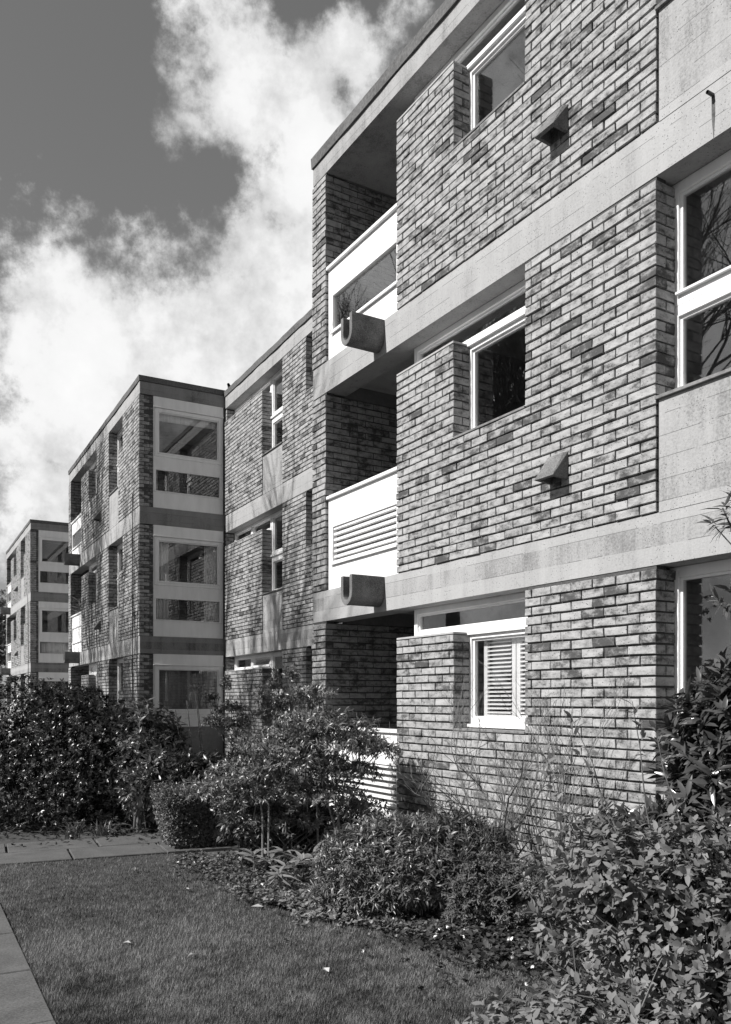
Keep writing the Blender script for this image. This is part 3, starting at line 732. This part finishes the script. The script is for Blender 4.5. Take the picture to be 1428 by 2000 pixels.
# lower undergrowth beneath it
shrub('leafy_undergrowth', 'dark leafy undergrowth at the foot of the tall layered shrub', 'shrub', G(560, 1690),
      [((-.25, .45, .38), (.75, .45, .42), .6), ((.5, .4, .3), (.45, .4, .35), .4)], 600, 8, .09, .03, 'leaf_dark', spread=1.1, tone=(.2, 1))
b1 = (-1.95, 11.9)
airy('small_slender_tree', 'slender leaning shrub in front of the ground floor end window', (-1.55, 11.3),
     [[(0, 0, 0), (-.05, 0, .7), (-.25, 0, 1.05), (-.42, 0, 1.35)], [(.02, 0, .5), (-.02, 0, .8), (-.1, 0, 1.3)]],
     [(-.42, 0, 1.38, .24, 1.2), (-.25, .05, 1.55, .22, 1.0), (-.5, 0, 1.68, .14, .5), (-.15, 0, 1.35, .25, 1.0), (-.3, 0, 1.85, .1, .25), (-.05, 0, 1.15, .25, .7)], ln=.05, wd=.017, r0=.016)
airy('small_slender_tree', 'slender upright shrub before the low brick wall of the recessed wing', (-1.2, 11.6),
     [[(0, 0, 0), (-.02, 0, .7), (-.06, 0, 1.1), (-.12, 0, 1.5)], [(-.02, 0, .9), (.05, 0, 1.3), (.06, 0, 1.7)]],
     [(-.12, 0, 1.48, .26, 1.2), (.05, .05, 1.65, .24, 1.1), (-.05, 0, 1.85, .16, .6), (.15, 0, 1.45, .2, .7), (-.02, 0, 2.0, .08, .2), (-.2, 0, 1.7, .16, .5)], ln=.045, wd=.015, r0=.013)
# spurge with upright whorled stems
for i, (px, py, h_) in enumerate(((352, 1500, 1.48), (372, 1500, 1.60), (392, 1500, 1.55), (385, 1500, 1.76))):
    X = (px - 714) / F * 11.0; lb = ['leftmost of the upright whorled stems before the end window panel', 'second upright whorled stem from the left before the end window panel', 'rightmost upright whorled stem before the end window panel', 'tallest upright stem, topped by a dark flower head, before the end window'][i]
    root = thing('spurge_stem', lb, 'plant', (X, 11.0 + .05 * i, 0), 0, 'spurge stems')
    mb = MB(); mb.tube([(0, 0, 0), (.03, 0, h_ * .5), (-.03, 0, h_ * .85), (-.06, 0, h_)], [.008, .007, .006, .004], 5); mb.build('stem', 'bark', root)
    nn = 130 if i < 3 else 40; zz = R.uniform(h_ * .45, h_, nn); an = R.uniform(0, 6.28, nn)
    Pp = np.stack([-.05 * (zz / h_) , 0 * zz, zz], 1); A = np.stack([np.cos(an), np.sin(an), np.full(nn, .25)], 1)
    parts = [leaves(Pp, A, np.tile([0, 0, 1.0], (nn, 1)), .085, .011, R.uniform(.2, 1, nn), .1, .3)]
    if i == 3:
        C = R.normal(size=(70, 3)) * np.array([.055, .055, .02]) + np.array([-.06, 0, h_ + .02]); parts.append(clustered(C, np.tile([0, 0, 1.0], (70, 1)), 6, .02, .014, simple=True))
    fol('foliage', parts, 'leaf_mid', root)
# strap leaved clumps
def straps(name, label, base, n, h_, w_, mat='leaf_mid', lean=.5, cat='plant', group=None):
    root = thing(name, label, cat, (base[0], base[1], 0), 0, group)
    mb = MB()
    for i in range(n):
        an = random.uniform(0, 6.28); L_ = h_ * random.uniform(.6, 1.1); le = random.uniform(.1, lean); w = w_ * random.uniform(.7, 1.1); bx, by = random.uniform(-.08, .08), random.uniform(-.08, .08)
        d = Vector((math.cos(an), math.sin(an), 0)); sd = Vector((-d.y, d.x, 0)); v = []; m_ = 5
        for k in range(m_ + 1):
            u = k / m_; p = Vector((bx, by, 0)) + d * (le * L_ * u * u * 1.3) + Vector((0, 0, L_ * (u - .35 * le * u * u * u * 1.6)))
            ww = w * (1 - u ** 2.5) * .5 + .0005; v += [p - sd * ww, p + Vector((0, 0, 0)) - d * ww * .3, p + sd * ww]
        fs = []
        for k in range(m_):
            a_ = k * 3; fs += [(a_, a_ + 1, a_ + 4, a_ + 3), (a_ + 1, a_ + 2, a_ + 5, a_ + 4)]
        mb.add(v, fs, random.uniform(.2, 1))
    o = mb.build('leaf_clump', mat, root, tone=True, smooth=True); return root
straps('strap_leaf_plant', 'clump of tall strap leaves at the back of the path near the hedge', G(275, 1622), 46, .75, .035)
straps('strap_leaf_plant', 'low grassy clump on the edge of the path below the dark shrub', G(140, 1638), 60, .28, .012, lean=1.0)
straps('strap_leaf_plant', 'small grassy clump left of the tall strap leaves', G(205, 1632), 40, .22, .012, lean=1.0)
def rosettes(name, label, pts, per, ln, wd, mat, h=.22, cat='plant', tone=(.4, 1), group=None):
    for (x, y) in pts:
        root = thing(name, label, cat, (x, y, 0), 0, group); hh_ = h * random.uniform(.7, 1.2)
        MB().tube([(0, 0, 0), (.01, 0, hh_ * .6), (0, 0, hh_)], [.006, .006, .005], 5).build('stem', 'bark', root)
        fol('foliage', [clustered(np.array([(0, 0, hh_)]), np.array([(R.normal(0, .15), R.normal(0, .15), 1.0)]), per, ln, wd, spread=1.3, tone=tone, droop=.45, stem=.2)], mat, root)
rosettes('broad_leaf_rosette', 'pale plant with long fingered leaves at the curved bed edge below the tall layered shrub', [G(x, y) for x, y in ((495, 1716), (530, 1722), (555, 1708), (590, 1725), (610, 1712), (640, 1705), (470, 1700), (560, 1735), (520, 1700), (578, 1745), (545, 1752))], 13, .16, .042, 'leaf_pale', .2, group='pale fingered plants at the bed edge')
rosettes('broad_leaf_rosette', 'small star leaved plant under the left shrubs at the back of the path', [G(172, 1612), G(185, 1604), G(195, 1612), G(178, 1600)], 11, .13, .04, 'leaf_mid', .32, group='star leaved plants at the back of the path')
rosettes('broad_leaf_rosette', 'dark floppy broad leaved plant between the grassy clumps and the strap leaves', [G(214, 1625), G(222, 1622)], 11, .24, .07, 'leaf_mid', .12, tone=(.1, .5), group='dark floppy plants behind the path')
# narrow leaved dense bush
nbp = (.42, 6.35)
shrub('narrow_leaf_bush', 'dense rounded bush of narrow glossy leaves at the corner of the lawn', 'shrub', nbp,
      [((-.12, 0, .32), (.56, .48, .44), .62), ((.38, -.05, .34), (.38, .4, .42), .38)], 3600, 9, .062, .0135, 'leaf_mid', spread=.8, tone=(.25, 1), droop=.35, fold=.35, shell=.6)
shrub('fine_leaf_bush', 'small grey fine leaved bush right of the narrow leaved one', 'shrub', G(905, 1815),
      [((.05, .12, .26), (.30, .26, .28), .55), ((-.1, .5, .5), (.28, .25, .28), .2), ((.42, .0, .25), (.28, .25, .26), .25)], 2200, 12, .036, .010, 'leaf_pale', spread=.8, tone=(.0, .5), simple=True)
# ground cover
def cover(label, pts, n, sz, mat, seed=0, tone=(.2, 1), h=.07):
    C = []
    for i in range(n):
        k = random.randrange(len(pts)); c = pts[k]
        C.append((c[0] + random.gauss(0, c[2]), c[1] + random.gauss(0, c[2]), random.uniform(.02, h)))
    C = np.array(C); o = fol('ground_cover', [clustered(C, np.tile([0, 0, 1.0], (n, 1)) + R.normal(size=C.shape) * .3, 5, sz, sz * .8, spread=1.4, tone=tone, stem=.1, fold=.1, droop=.15)], mat, None)
    tag(o, label, 'ground cover', kind='stuff')
g_ = lambda x, y, r: (*G(x, y), r)
cover('pale lobed ground cover spilling towards the lawn edge', [g_(600, 1775, .12), g_(650, 1775, .12), (*G(620, 1750), .12), g_(640, 1790, .1), g_(690, 1800, .1), g_(560, 1765, .08), g_(660, 1750, .12)], 1700, .034, 'leaf_pale', tone=(.3, 1))
cover('small leaved ground cover along the curved bed edge', [g_(380, 1685, .1), g_(410, 1695, .1), g_(440, 1710, .12), g_(470, 1725, .12), g_(500, 1745, .1), g_(530, 1760, .1), g_(440, 1690, .14), g_(760, 1815, .1), g_(830, 1825, .1), g_(880, 1830, .1)], 2600, .028, 'leaf_mid', tone=(.3, 1))
cover('ivy like cover on the soil below the shrubs', [(-.9, 8.2, .4), (-.3, 7.6, .4), (.1, 7.0, .4), (.9, 5.6, .3), (.75, 5.7, .2), (1.1, 5.3, .2), (1.3, 4.9, .35), (-1.8, 10.4, .4), (-3.2, 10.5, .5), (-4.6, 10.6, .5)], 4200, .036, 'leaf_dark', tone=(.1, .9))

# leafless twiggy shrub before the wall
def twiggy(mb, p, d, L_, r, lev, spread=.55, seg=3, nmax=3, thin=3, up=.1):
    p = Vector(p); d = Vector(d).normalized(); pts = [p]; rs = [r]
    for i in range(seg):
        d = (d + Vector((random.gauss(0, .12), random.gauss(0, .12), random.gauss(0, .08) + up * .3))).normalized()
        p = p + d * L_ / seg; pts.append(p); rs.append(r * (1 - .35 * (i + 1) / seg))
    mb.tube(pts, rs, 6 if r > .03 else (4 if r > .006 else 3))
    if lev <= 0: return
    for k in range(random.randint(2, nmax)):
        q = pts[random.randint(1, seg)]
        nd = (d + Vector((random.gauss(0, spread), random.gauss(0, spread), random.gauss(0, spread * .7) + up))).normalized()
        twiggy(mb, q, nd, L_ * random.uniform(.55, .8), r * .58, lev - 1, spread, seg, nmax, thin, up)
    twiggy(mb, pts[-1], d, L_ * .75, rs[-1] * .9, lev - 1, spread, seg, nmax, thin, up)
random.seed(21)
tw = MB()
for dd in ((-.55, .05, 1), (-.15, -.1, 1), (.25, .1, 1), (-.75, .3, .8), (.1, .25, 1)): twiggy(tw, (0, 0, .0), dd, .62, .014, 4, .42, 4, 3)
tag(tw.build('bare_shrub', 'bark', loc=(1.08, 6.45, .05)), 'leafless twiggy shrub standing against the brick below the shuttered window', 'shrub')
tw = MB()
for dd in ((.0, .05, 1), (.1, -.1, 1), (-.1, 0, 1)): twiggy(tw, (0, 0, .0), dd, .75, .008, 3, .25, 4, 2)
tag(tw.build('bare_shrub', 'bark', loc=(1.45, 6.25, .05)), 'thin upright bare twigs against the brick wall right of the shuttered window', 'shrub')

# glossy evergreen on the right
shrub('glossy_evergreen', 'tall glossy evergreen shrub with long leaves at the right edge by the window', 'shrub', (2.12, 4.62),
      [((0, 0, 1.25), (.48, .42, .52), .6), ((.35, .1, .75), (.4, .4, .6), .25), ((-.25, -.1, .85), (.32, .28, .45), .2), ((-.6, .15, .62), (.38, .25, .5), .25)], 2100, 9, .105, .03, 'leaf_glossy', spread=1.0, tone=(.2, 1), droop=.3, nst=60, r0=.014, shell=.35)
root = thing('evergreen_branch', 'high leafy spray of an evergreen reaching in from the right edge before the concrete', 'branch', (2.22, 4.5, 0))
mb = MB(); mb.tube([(.2, .1, 0), (.22, .05, 1.2), (-.1, 0, 2.1), (-.33, 0, 2.62)], [.016, .012, .008, .004], 6); mb.tube([(.18, 0, 1.5), (-.05, 0, 1.9), (-.36, 0, 2.12)], [.008, .006, .003], 5); mb.tube([(-.12, 0, 2.12), (-.26, 0, 2.4), (-.37, 0, 2.52)], [.005, .004, .003], 5); mb.build('stem', 'bark', root)
Cc = np.array([(-.33, 0, 2.66), (-.39, 0, 2.54), (-.37, 0, 2.13), (-.30, 0, 2.22), (-.27, 0, 2.55), (-.2, .0, 2.0), (-.24, 0, 2.7)])
fol('foliage', [clustered(Cc, np.array([(-.3, 0, 1), (-.8, 0, .3), (-.8, 0, .2), (-.3, 0, 1), (-.4, -.5, .4), (0, 0, 1), (.2, 0, 1)]), 13, .11, .022, spread=.9, tone=(.2, 1), droop=.35, stem=.6)], 'leaf_glossy', root)

# big soft leaved shrub in the foreground
root = thing('broad_leaf_shrub', 'large foreground shrub of soft grey oval leaves at the bottom right', 'shrub', (1.35, 3.45, 0))
parts = []; tipsA = []
for c, r, k in (((0, .1, .62), (.64, .55, .62), .6), ((-.05, -.25, .3), (.72, .45, .42), .3), ((.55, .0, .5), (.5, .6, .6), .4), ((-.58, -.3, .24), (.48, .5, .32), .28), ((-.2, .1, .9), (.4, .35, .25), .1), ((-.25, .35, .85), (.35, .3, .28), .12)):
    C, O_ = blobpts(int(1900 * k), c, r, shell=.3, bump_=.3)
    O_ = unit(O_ * np.array([1, 1, .5]) + np.array([0, 0, .45]) + R.normal(size=O_.shape) * .3)
    parts.append(clustered(C, O_, 8, .047, .026, spread=1.2, tone=(.1, 1), droop=.18, fold=.14, stem=1.0)); tipsA += list(C[::2])
shoots = []
for (px, py, Y_) in ((1060, 1470, 3.9), (1115, 1400, 3.9), (1235, 1370, 3.9), (1150, 1500, 3.8), (1090, 1560, 3.7), (1280, 1420, 3.9), (1180, 1560, 3.9), (1000, 1620, 3.6)):
    t_ = np.array([(px - 714) / F * Y_ - 1.35, Y_ - 3.45, E - (py - HZ) / F * Y_])
    shoots.append(t_)
    for s_ in (0, .07, .16): parts.append(clustered((t_ - np.array([-.25 * s_, 0, s_]))[None], np.array([(-.2, 0, 1)]), 6 if s_ == 0 else 4, .07, .026, spread=.9, tone=(.2, .9), stem=.8))
fol('foliage', parts, 'leaf_soft', root)
mb = MB(); stems(mb, (.05, .05, 0), [Vector(c) for c in tipsA[:300]], .008, .08, 5, 4); stems(mb, (.05, .1, 0), [Vector(c) for c in shoots], .007, .04, 6, 5); mb.build('stem', 'bark', root)
# dead pale stalks
for i in range(64):
    x, y = random.uniform(-.5, .5), random.uniform(-.6, .25); an = random.uniform(-.5, .5)
    MB().tube([(x, y, random.uniform(.0, .5)), (x + an * .35, y + random.uniform(-.2, .1), random.uniform(.3, .7))], [.0024, .0014], 4).build('dead_stalk', 'dry', root)

# grass blades
def inside(poly, X, Y):
    r = np.zeros(len(X), bool); n = len(poly); j = n - 1
    for i in range(n):
        xi, yi = poly[i]; xj, yj = poly[j]
        c = ((yi > Y) != (yj > Y)) & (X < (xj - xi) * (Y - yi) / (yj - yi + 1e-12) + xi); r ^= c; j = i
    return r
n = 520000
py = 1640 + (2150 - 1640) * R.uniform(0, 1, n) ** .8; px = R.uniform(-350, 1500, n)
Yg = F * E / (py - HZ); Xg = (px - 714) / F * Yg
ok = inside(lawn, Xg, Yg); Xg, Yg = Xg[ok], Yg[ok]; n = len(Xg)
# uneven growth
def vnoise(x, y, s, sd):
    g = np.random.default_rng(sd).uniform(0, 1, (256, 256)); x = x / s + 500; y = y / s + 500
    xi, yi = np.floor(x).astype(int), np.floor(y).astype(int); fx_, fy_ = x - xi, y - yi
    fx_, fy_ = fx_ * fx_ * (3 - 2 * fx_), fy_ * fy_ * (3 - 2 * fy_)
    gg = lambda a_, b_: g[a_ % 256, b_ % 256]
    return (gg(xi, yi) * (1 - fx_) + gg(xi + 1, yi) * fx_) * (1 - fy_) + (gg(xi, yi + 1) * (1 - fx_) + gg(xi + 1, yi + 1) * fx_) * fy_
cl = vnoise(Xg, Yg, .07, 3) * .4 + vnoise(Xg, Yg, .3, 4) * .35 + vnoise(Xg, Yg, .9, 5) * .35
an = R.uniform(0, 6.283, n); ln = (.016 + .020 * cl) * R.uniform(.6, 1.3, n)
A = np.stack([np.cos(an) * .5, np.sin(an) * .5, R.uniform(.6, 1.4, n)], 1); A = unit(A) * ln[:, None]
sd_ = np.stack([-np.sin(an), np.cos(an), np.zeros(n)], 1) * (.0010 + .00020 * Yg)[:, None]
B0 = np.stack([Xg, Yg, np.zeros(n)], 1)
V = np.stack([B0 - sd_, B0 + sd_, B0 + A], 1).reshape(-1, 3)
me = npmesh('grass', V, [np.arange(n * 3).reshape(-1, 3)], np.repeat(np.clip(cl * 1.9 - .55 + R.normal(0, .25, n), 0, 1), 3))
tag(link('grass', me, 'grass'), 'short mown grass of the lawn', 'grass', kind='stuff')
# fallen leaves
for i, (px_, py_, lb) in enumerate(((240, 1850, 'pale curled leaf lying on the left of the lawn'), (256, 1706, 'thin pale leaf on the grass near the path'), (372, 1744, 'tiny pale petal on the grass in the middle'), (383, 1872, 'small pale leaf in the centre of the lawn'), (632, 1900, 'pale leaf on the right part of the lawn'), (490, 1778, 'small leaf close to the bed edge'))):
    x, y = G(px_, py_); s = .03 + .012 * (i % 3)
    o = MB().add([(0, 0, 0), (s, s * .5, .012), (s * 1.8, 0, .004), (s, -s * .5, .014), (s * .9, 0, .0)], [(0, 4, 1), (1, 4, 2), (2, 4, 3), (3, 4, 0)], .8).build('fallen_leaf', 'dry', tone=True, loc=(x, y, .03))
    o.rotation_euler = (.2, .1, i * 1.3); tag(o, lb, 'leaf', 'fallen leaves')

# potted plant on the balcony of the middle block
bp = L2W(mid, 1.1, .45, lm[1]); root = thing('balcony_plant', 'spiky leafy plant standing on the first floor balcony of the middle block', 'plant', bp)
MB().tube([(0, 0, .0), (0, 0, .35)], [.14, .19], 14).build('pot', 'render_grey', root, smooth=True)
C, O_ = blobpts(120, (0, 0, 1.15), (.5, .4, .75), shell=.2, floor=.3); fol('foliage', [clustered(C, O_, 8, .26, .03, tone=(.1, 1), droop=.5)], 'leaf_mid', root)
mb = MB(); stems(mb, (0, 0, .3), list(C[:25]), .01); mb.build('stem', 'bark', root)

# trees: bare ones left of the camera (their boughs shade the blocks and show in the panes), one leafy, one far off
def bare_tree(label, loc, seed, h=4.2, r=.2, lev=7, lean=(0, 0, 1), group='bare trees left of the lawn'):
    random.seed(seed); root = thing('bare_tree', label, 'tree', loc, 0, group)
    tr_ = MB(); top = Vector(lean).normalized() * h
    tr_.tube([(0, 0, -.1), tuple(top * .3), tuple(top * .7), tuple(top)], [r * 1.25, r, r * .85, r * .7], 10); tr_.build('trunk', 'bark', root, smooth=True)
    cr = MB()
    for k in range(4):
        an = k * 1.57 + random.uniform(-.4, .4); d = Vector((math.cos(an) * .6, math.sin(an) * .6, 1))
        twiggy(cr, top * random.uniform(.75, 1.0), d, h * .62, r * .5, lev - 1, .42, 3, 3, 3, .08)
    cr.build('crown', 'bark', root); return root
bare_tree('tall leafless tree left of the farther blocks, outside the view', (-14.8, 17.4, 0), 3, 6.0, .26, 6)
bare_tree('leafless tree left of the box hedge path, outside the view', (-11.1, 13.2, 0), 5, 5.0, .22, 6)
bare_tree('leaning leafless tree nearest the camera on the left, outside the view', (-9.8, 8.4, 0), 9, 5.0, .22, 7, (-.1, .05, 1))
bare_tree('leafless tree far left behind the others, outside the view', (-17.5, 12.5, 0), 12, 6.0, .26, 6)
random.seed(4)
def leafy_tree(label, loc, h, r, n, ln, mat, seed, name='leafy_tree', floor=1.0, per=9):
    root = thing(name, label, 'tree', loc); mb = MB(); mb.tube([(0, 0, -.1), (.05, 0, h * .3), (0, .1, h * .62), (0, 0, h * .85)], [.16, .13, .09, .04], 8); mb.build('trunk', 'bark', root)
    parts = []; tips = []
    for k in range(9):
        an = k * 2.4; rr = r * .55 * (k % 3) / 2; c = (math.cos(an) * rr, math.sin(an) * rr, h * (.45 + .055 * k))
        C, O_ = blobpts(n // 9, c, (r * .5, r * .5, r * .4), shell=.3, floor=floor); parts.append(clustered(C, O_, per, ln, ln * .45, tone=(0, 1))); tips.append(c)
    fol('crown', parts, mat, root); mb = MB(); stems(mb, (0, 0, h * .35), tips, .05); mb.build('limb', 'bark', root)
leafy_tree('leafy evergreen tree left of the path, outside the view', (-10.9, 9.3, 0), 6.8, 2.3, 1000, .10, 'leaf_dark', 1)
leafy_tree('distant leafy tree at the far left edge behind the farthest block', (-23.6, 52, 0), 8.2, 4.2, 2600, .2, 'leaf_mid', 2)
leafy_tree('second distant leafy tree behind the white house', (-30, 62, 0), 9, 5, 2000, .25, 'leaf_mid', 3)
hs = thing('white_house', 'small pale rendered house far off at the left edge', 'house', (-22.2, 47, 0), rad(25))
MB().box(-3, 1.3, 0, 4, 0, 3.6).build('wall', 'far_render', hs); MB().add([(-3.2, -.2, 3.6), (1.5, -.2, 3.6), (1.5, 4.2, 3.6), (-3.2, 4.2, 3.6), (-3.2, 2, 5), (1.5, 2, 5)], [(0, 1, 5, 4), (2, 3, 4, 5), (1, 2, 5), (3, 0, 4), (0, 3, 2, 1)]).build('roof', 'slate', hs)
Ph = plane((0, 0), (1, 0), (0, -1)); window(hs, Ph, [(-.9, .6, 2.0, 3.2)], -.03, .09)

# ------------------------------------------------------------------ sky, sun, camera
EL, AZ = rad(40), None
nout = Vector((-.868, -.497)); farw = Vector((-.497, .868)); hd_ = (nout + farw * .07).normalized()
sdir = Vector((hd_.x * math.cos(EL), hd_.y * math.cos(EL), math.sin(EL)))
sun = bpy.data.lights.new('sun', 'SUN'); sun.energy = 4.6; sun.angle = rad(.53); sun.color = (1, .985, .97)
so = bpy.data.objects.new('sun', sun); col.objects.link(so); so.rotation_euler = sdir.to_track_quat('Z', 'Y').to_euler(); so.location = (-20, -10, 30)
w = bpy.data.worlds.new('World'); scene.world = w; w.use_nodes = True; t = NT(w.node_tree)
bg = t.n['Background']; tc = t.n.new('ShaderNodeTexCoord').outputs['Generated']
sky = t.node('ShaderNodeTexSky', sky_type='NISHITA'); sky.sun_disc = False; sky.sun_elevation = EL; sky.sun_rotation = math.atan2(sdir.x, sdir.y)
sep = t.node('ShaderNodeSeparateColor'); t.l.new(sky.outputs[0], sep.inputs[0])
red = t.math('MULTIPLY', sep.outputs[0], 1.0)          # a red filter on black and white film: the red part of the sky only
def dirpx(x, y): return Vector((x - 714, F, HZ - y)).normalized()
# clouds by direction: soft lobes broken up by noise
warp = t.node('ShaderNodeTexNoise', i_Scale=3.2, i_Detail=5.0, i_Roughness=.6); t.l.new(tc, warp.inputs['Vector'])
wv = t.node('ShaderNodeVectorMath', operation='MULTIPLY_ADD'); t.l.new(warp.outputs['Color'], wv.inputs[0]); wv.inputs[1].default_value = (.16, .16, .16); 
off = t.node('ShaderNodeVectorMath', operation='SUBTRACT'); t.l.new(tc, off.inputs[0]); off.inputs[1].default_value = (.08, .08, .08); t.l.new(off.outputs[0], wv.inputs[2])
nrm = t.node('ShaderNodeVectorMath', operation='NORMALIZE'); t.l.new(wv.outputs[0], nrm.inputs[0]); dv = nrm.outputs[0]
tot = None
for (x, y, rpx, amp) in ((150, 690, 190, 1.25), (300, 715, 205, 1.25), (450, 740, 200, 1.2), (575, 560, 130, 1.15), (520, 640, 140, 1.2), (20, 650, 110, .8), (40, 900, 190, .85), (170, 960, 240, .95), (600, 430, 110, 1.05),
                         (400, 30, 110, .95), (470, 130, 110, 1.05), (400, 220, 75, .8), (560, 210, 120, 1.0), (620, 320, 110, 1.0), (370, 300, 40, .6), (690, 140, 80, .85), (800, 20, 70, .85), (30, 490, 50, .7), (700, 700, 250, 1.0),
                         (900, 1000, 450, .9), (1500, 700, 300, .9), (-1100, 800, 300, .9), ('b', (.5, -.82, .42), 450, 1.2), ('b', (-1, .25, .42), 850, 1.1)):  # last two: unseen clouds added to fill the end wall and brighten pane reflections
    c = Vector(y).normalized() if x == 'b' else dirpx(x, y)
    if x == 'b': x, y = 714, HZ
    d_ = t.node('ShaderNodeVectorMath', operation='DOT_PRODUCT'); t.l.new(dv, d_.inputs[0]); d_.inputs[1].default_value = c
    k_ = 2.0 / (rpx / F / (1 + ((x - 714) / F) ** 2 + ((HZ - y) / F) ** 2) ** .5) ** 2
    q = t.math('EXPONENT', t.math('MULTIPLY', t.math('SUBTRACT', d_.outputs['Value'], 1.0), k_ * .45))
    q = t.math('MULTIPLY', q, amp); tot = q if tot is None else t.math('MAXIMUM', tot, q)
n1_ = t.noise(tc, 5.5, 9, .60); n2_ = t.noise(tc, 15, 8, .66)
tot = t.math('MINIMUM', tot, 1.25)
dens = t.math('ADD', tot, t.math('ADD', t.math('MULTIPLY', t.math('SUBTRACT', n1_, .5), 1.5), t.math('MULTIPLY', t.math('SUBTRACT', n2_, .5), 1.25)))
mr = t.node('ShaderNodeMapRange', interpolation_type='SMOOTHSTEP'); t.l.new(dens, mr.inputs[0]); mr.inputs[1].default_value = .54; mr.inputs[2].default_value = .90; cov = mr.outputs[0]
shade = t.noise(tc, 7.0, 9, .60)
cb = t.ramp(t.math('ADD', t.math('MULTIPLY', shade, .8), t.math('MULTIPLY', t.math('MINIMUM', dens, 1.6), .22)), [(.43, .26), (.54, .46), (.64, .62), (.82, .68)])
skyb = t.math('MULTIPLY', t.math('POWER', red, .6), .112)
mix = t.node('ShaderNodeMix', data_type='RGBA'); t.l.new(cov, mix.inputs[0]); 
cmb = t.node('ShaderNodeCombineColor'); [t.l.new(skyb, cmb.inputs[i]) for i in range(3)]
t.l.new(cmb.outputs[0], mix.inputs[6])
t.l.new(cb, mix.inputs[7]); t.l.new(mix.outputs[2], bg.inputs['Color']); bg.inputs['Strength'].default_value = 1.0

cam = bpy.data.cameras.new('camera'); co = bpy.data.objects.new('camera', cam); col.objects.link(co)
co.location = (0, 0, E); co.rotation_euler = (rad(90), 0, 0); cam.sensor_width = 36; cam.sensor_fit = 'AUTO'; cam.lens = F / 2000 * 36
cam.shift_y = (HZ - 1000) / 2000; cam.clip_end = 2000; cam.clip_start = .05; scene.camera = co
vs = scene.view_settings; vs.view_transform = 'Standard'; vs.look = 'None'; vs.exposure = .58; vs.gamma = 1
scene.cycles.max_bounces = 6; scene.cycles.transparent_max_bounces = 12; scene.cycles.use_denoising = True
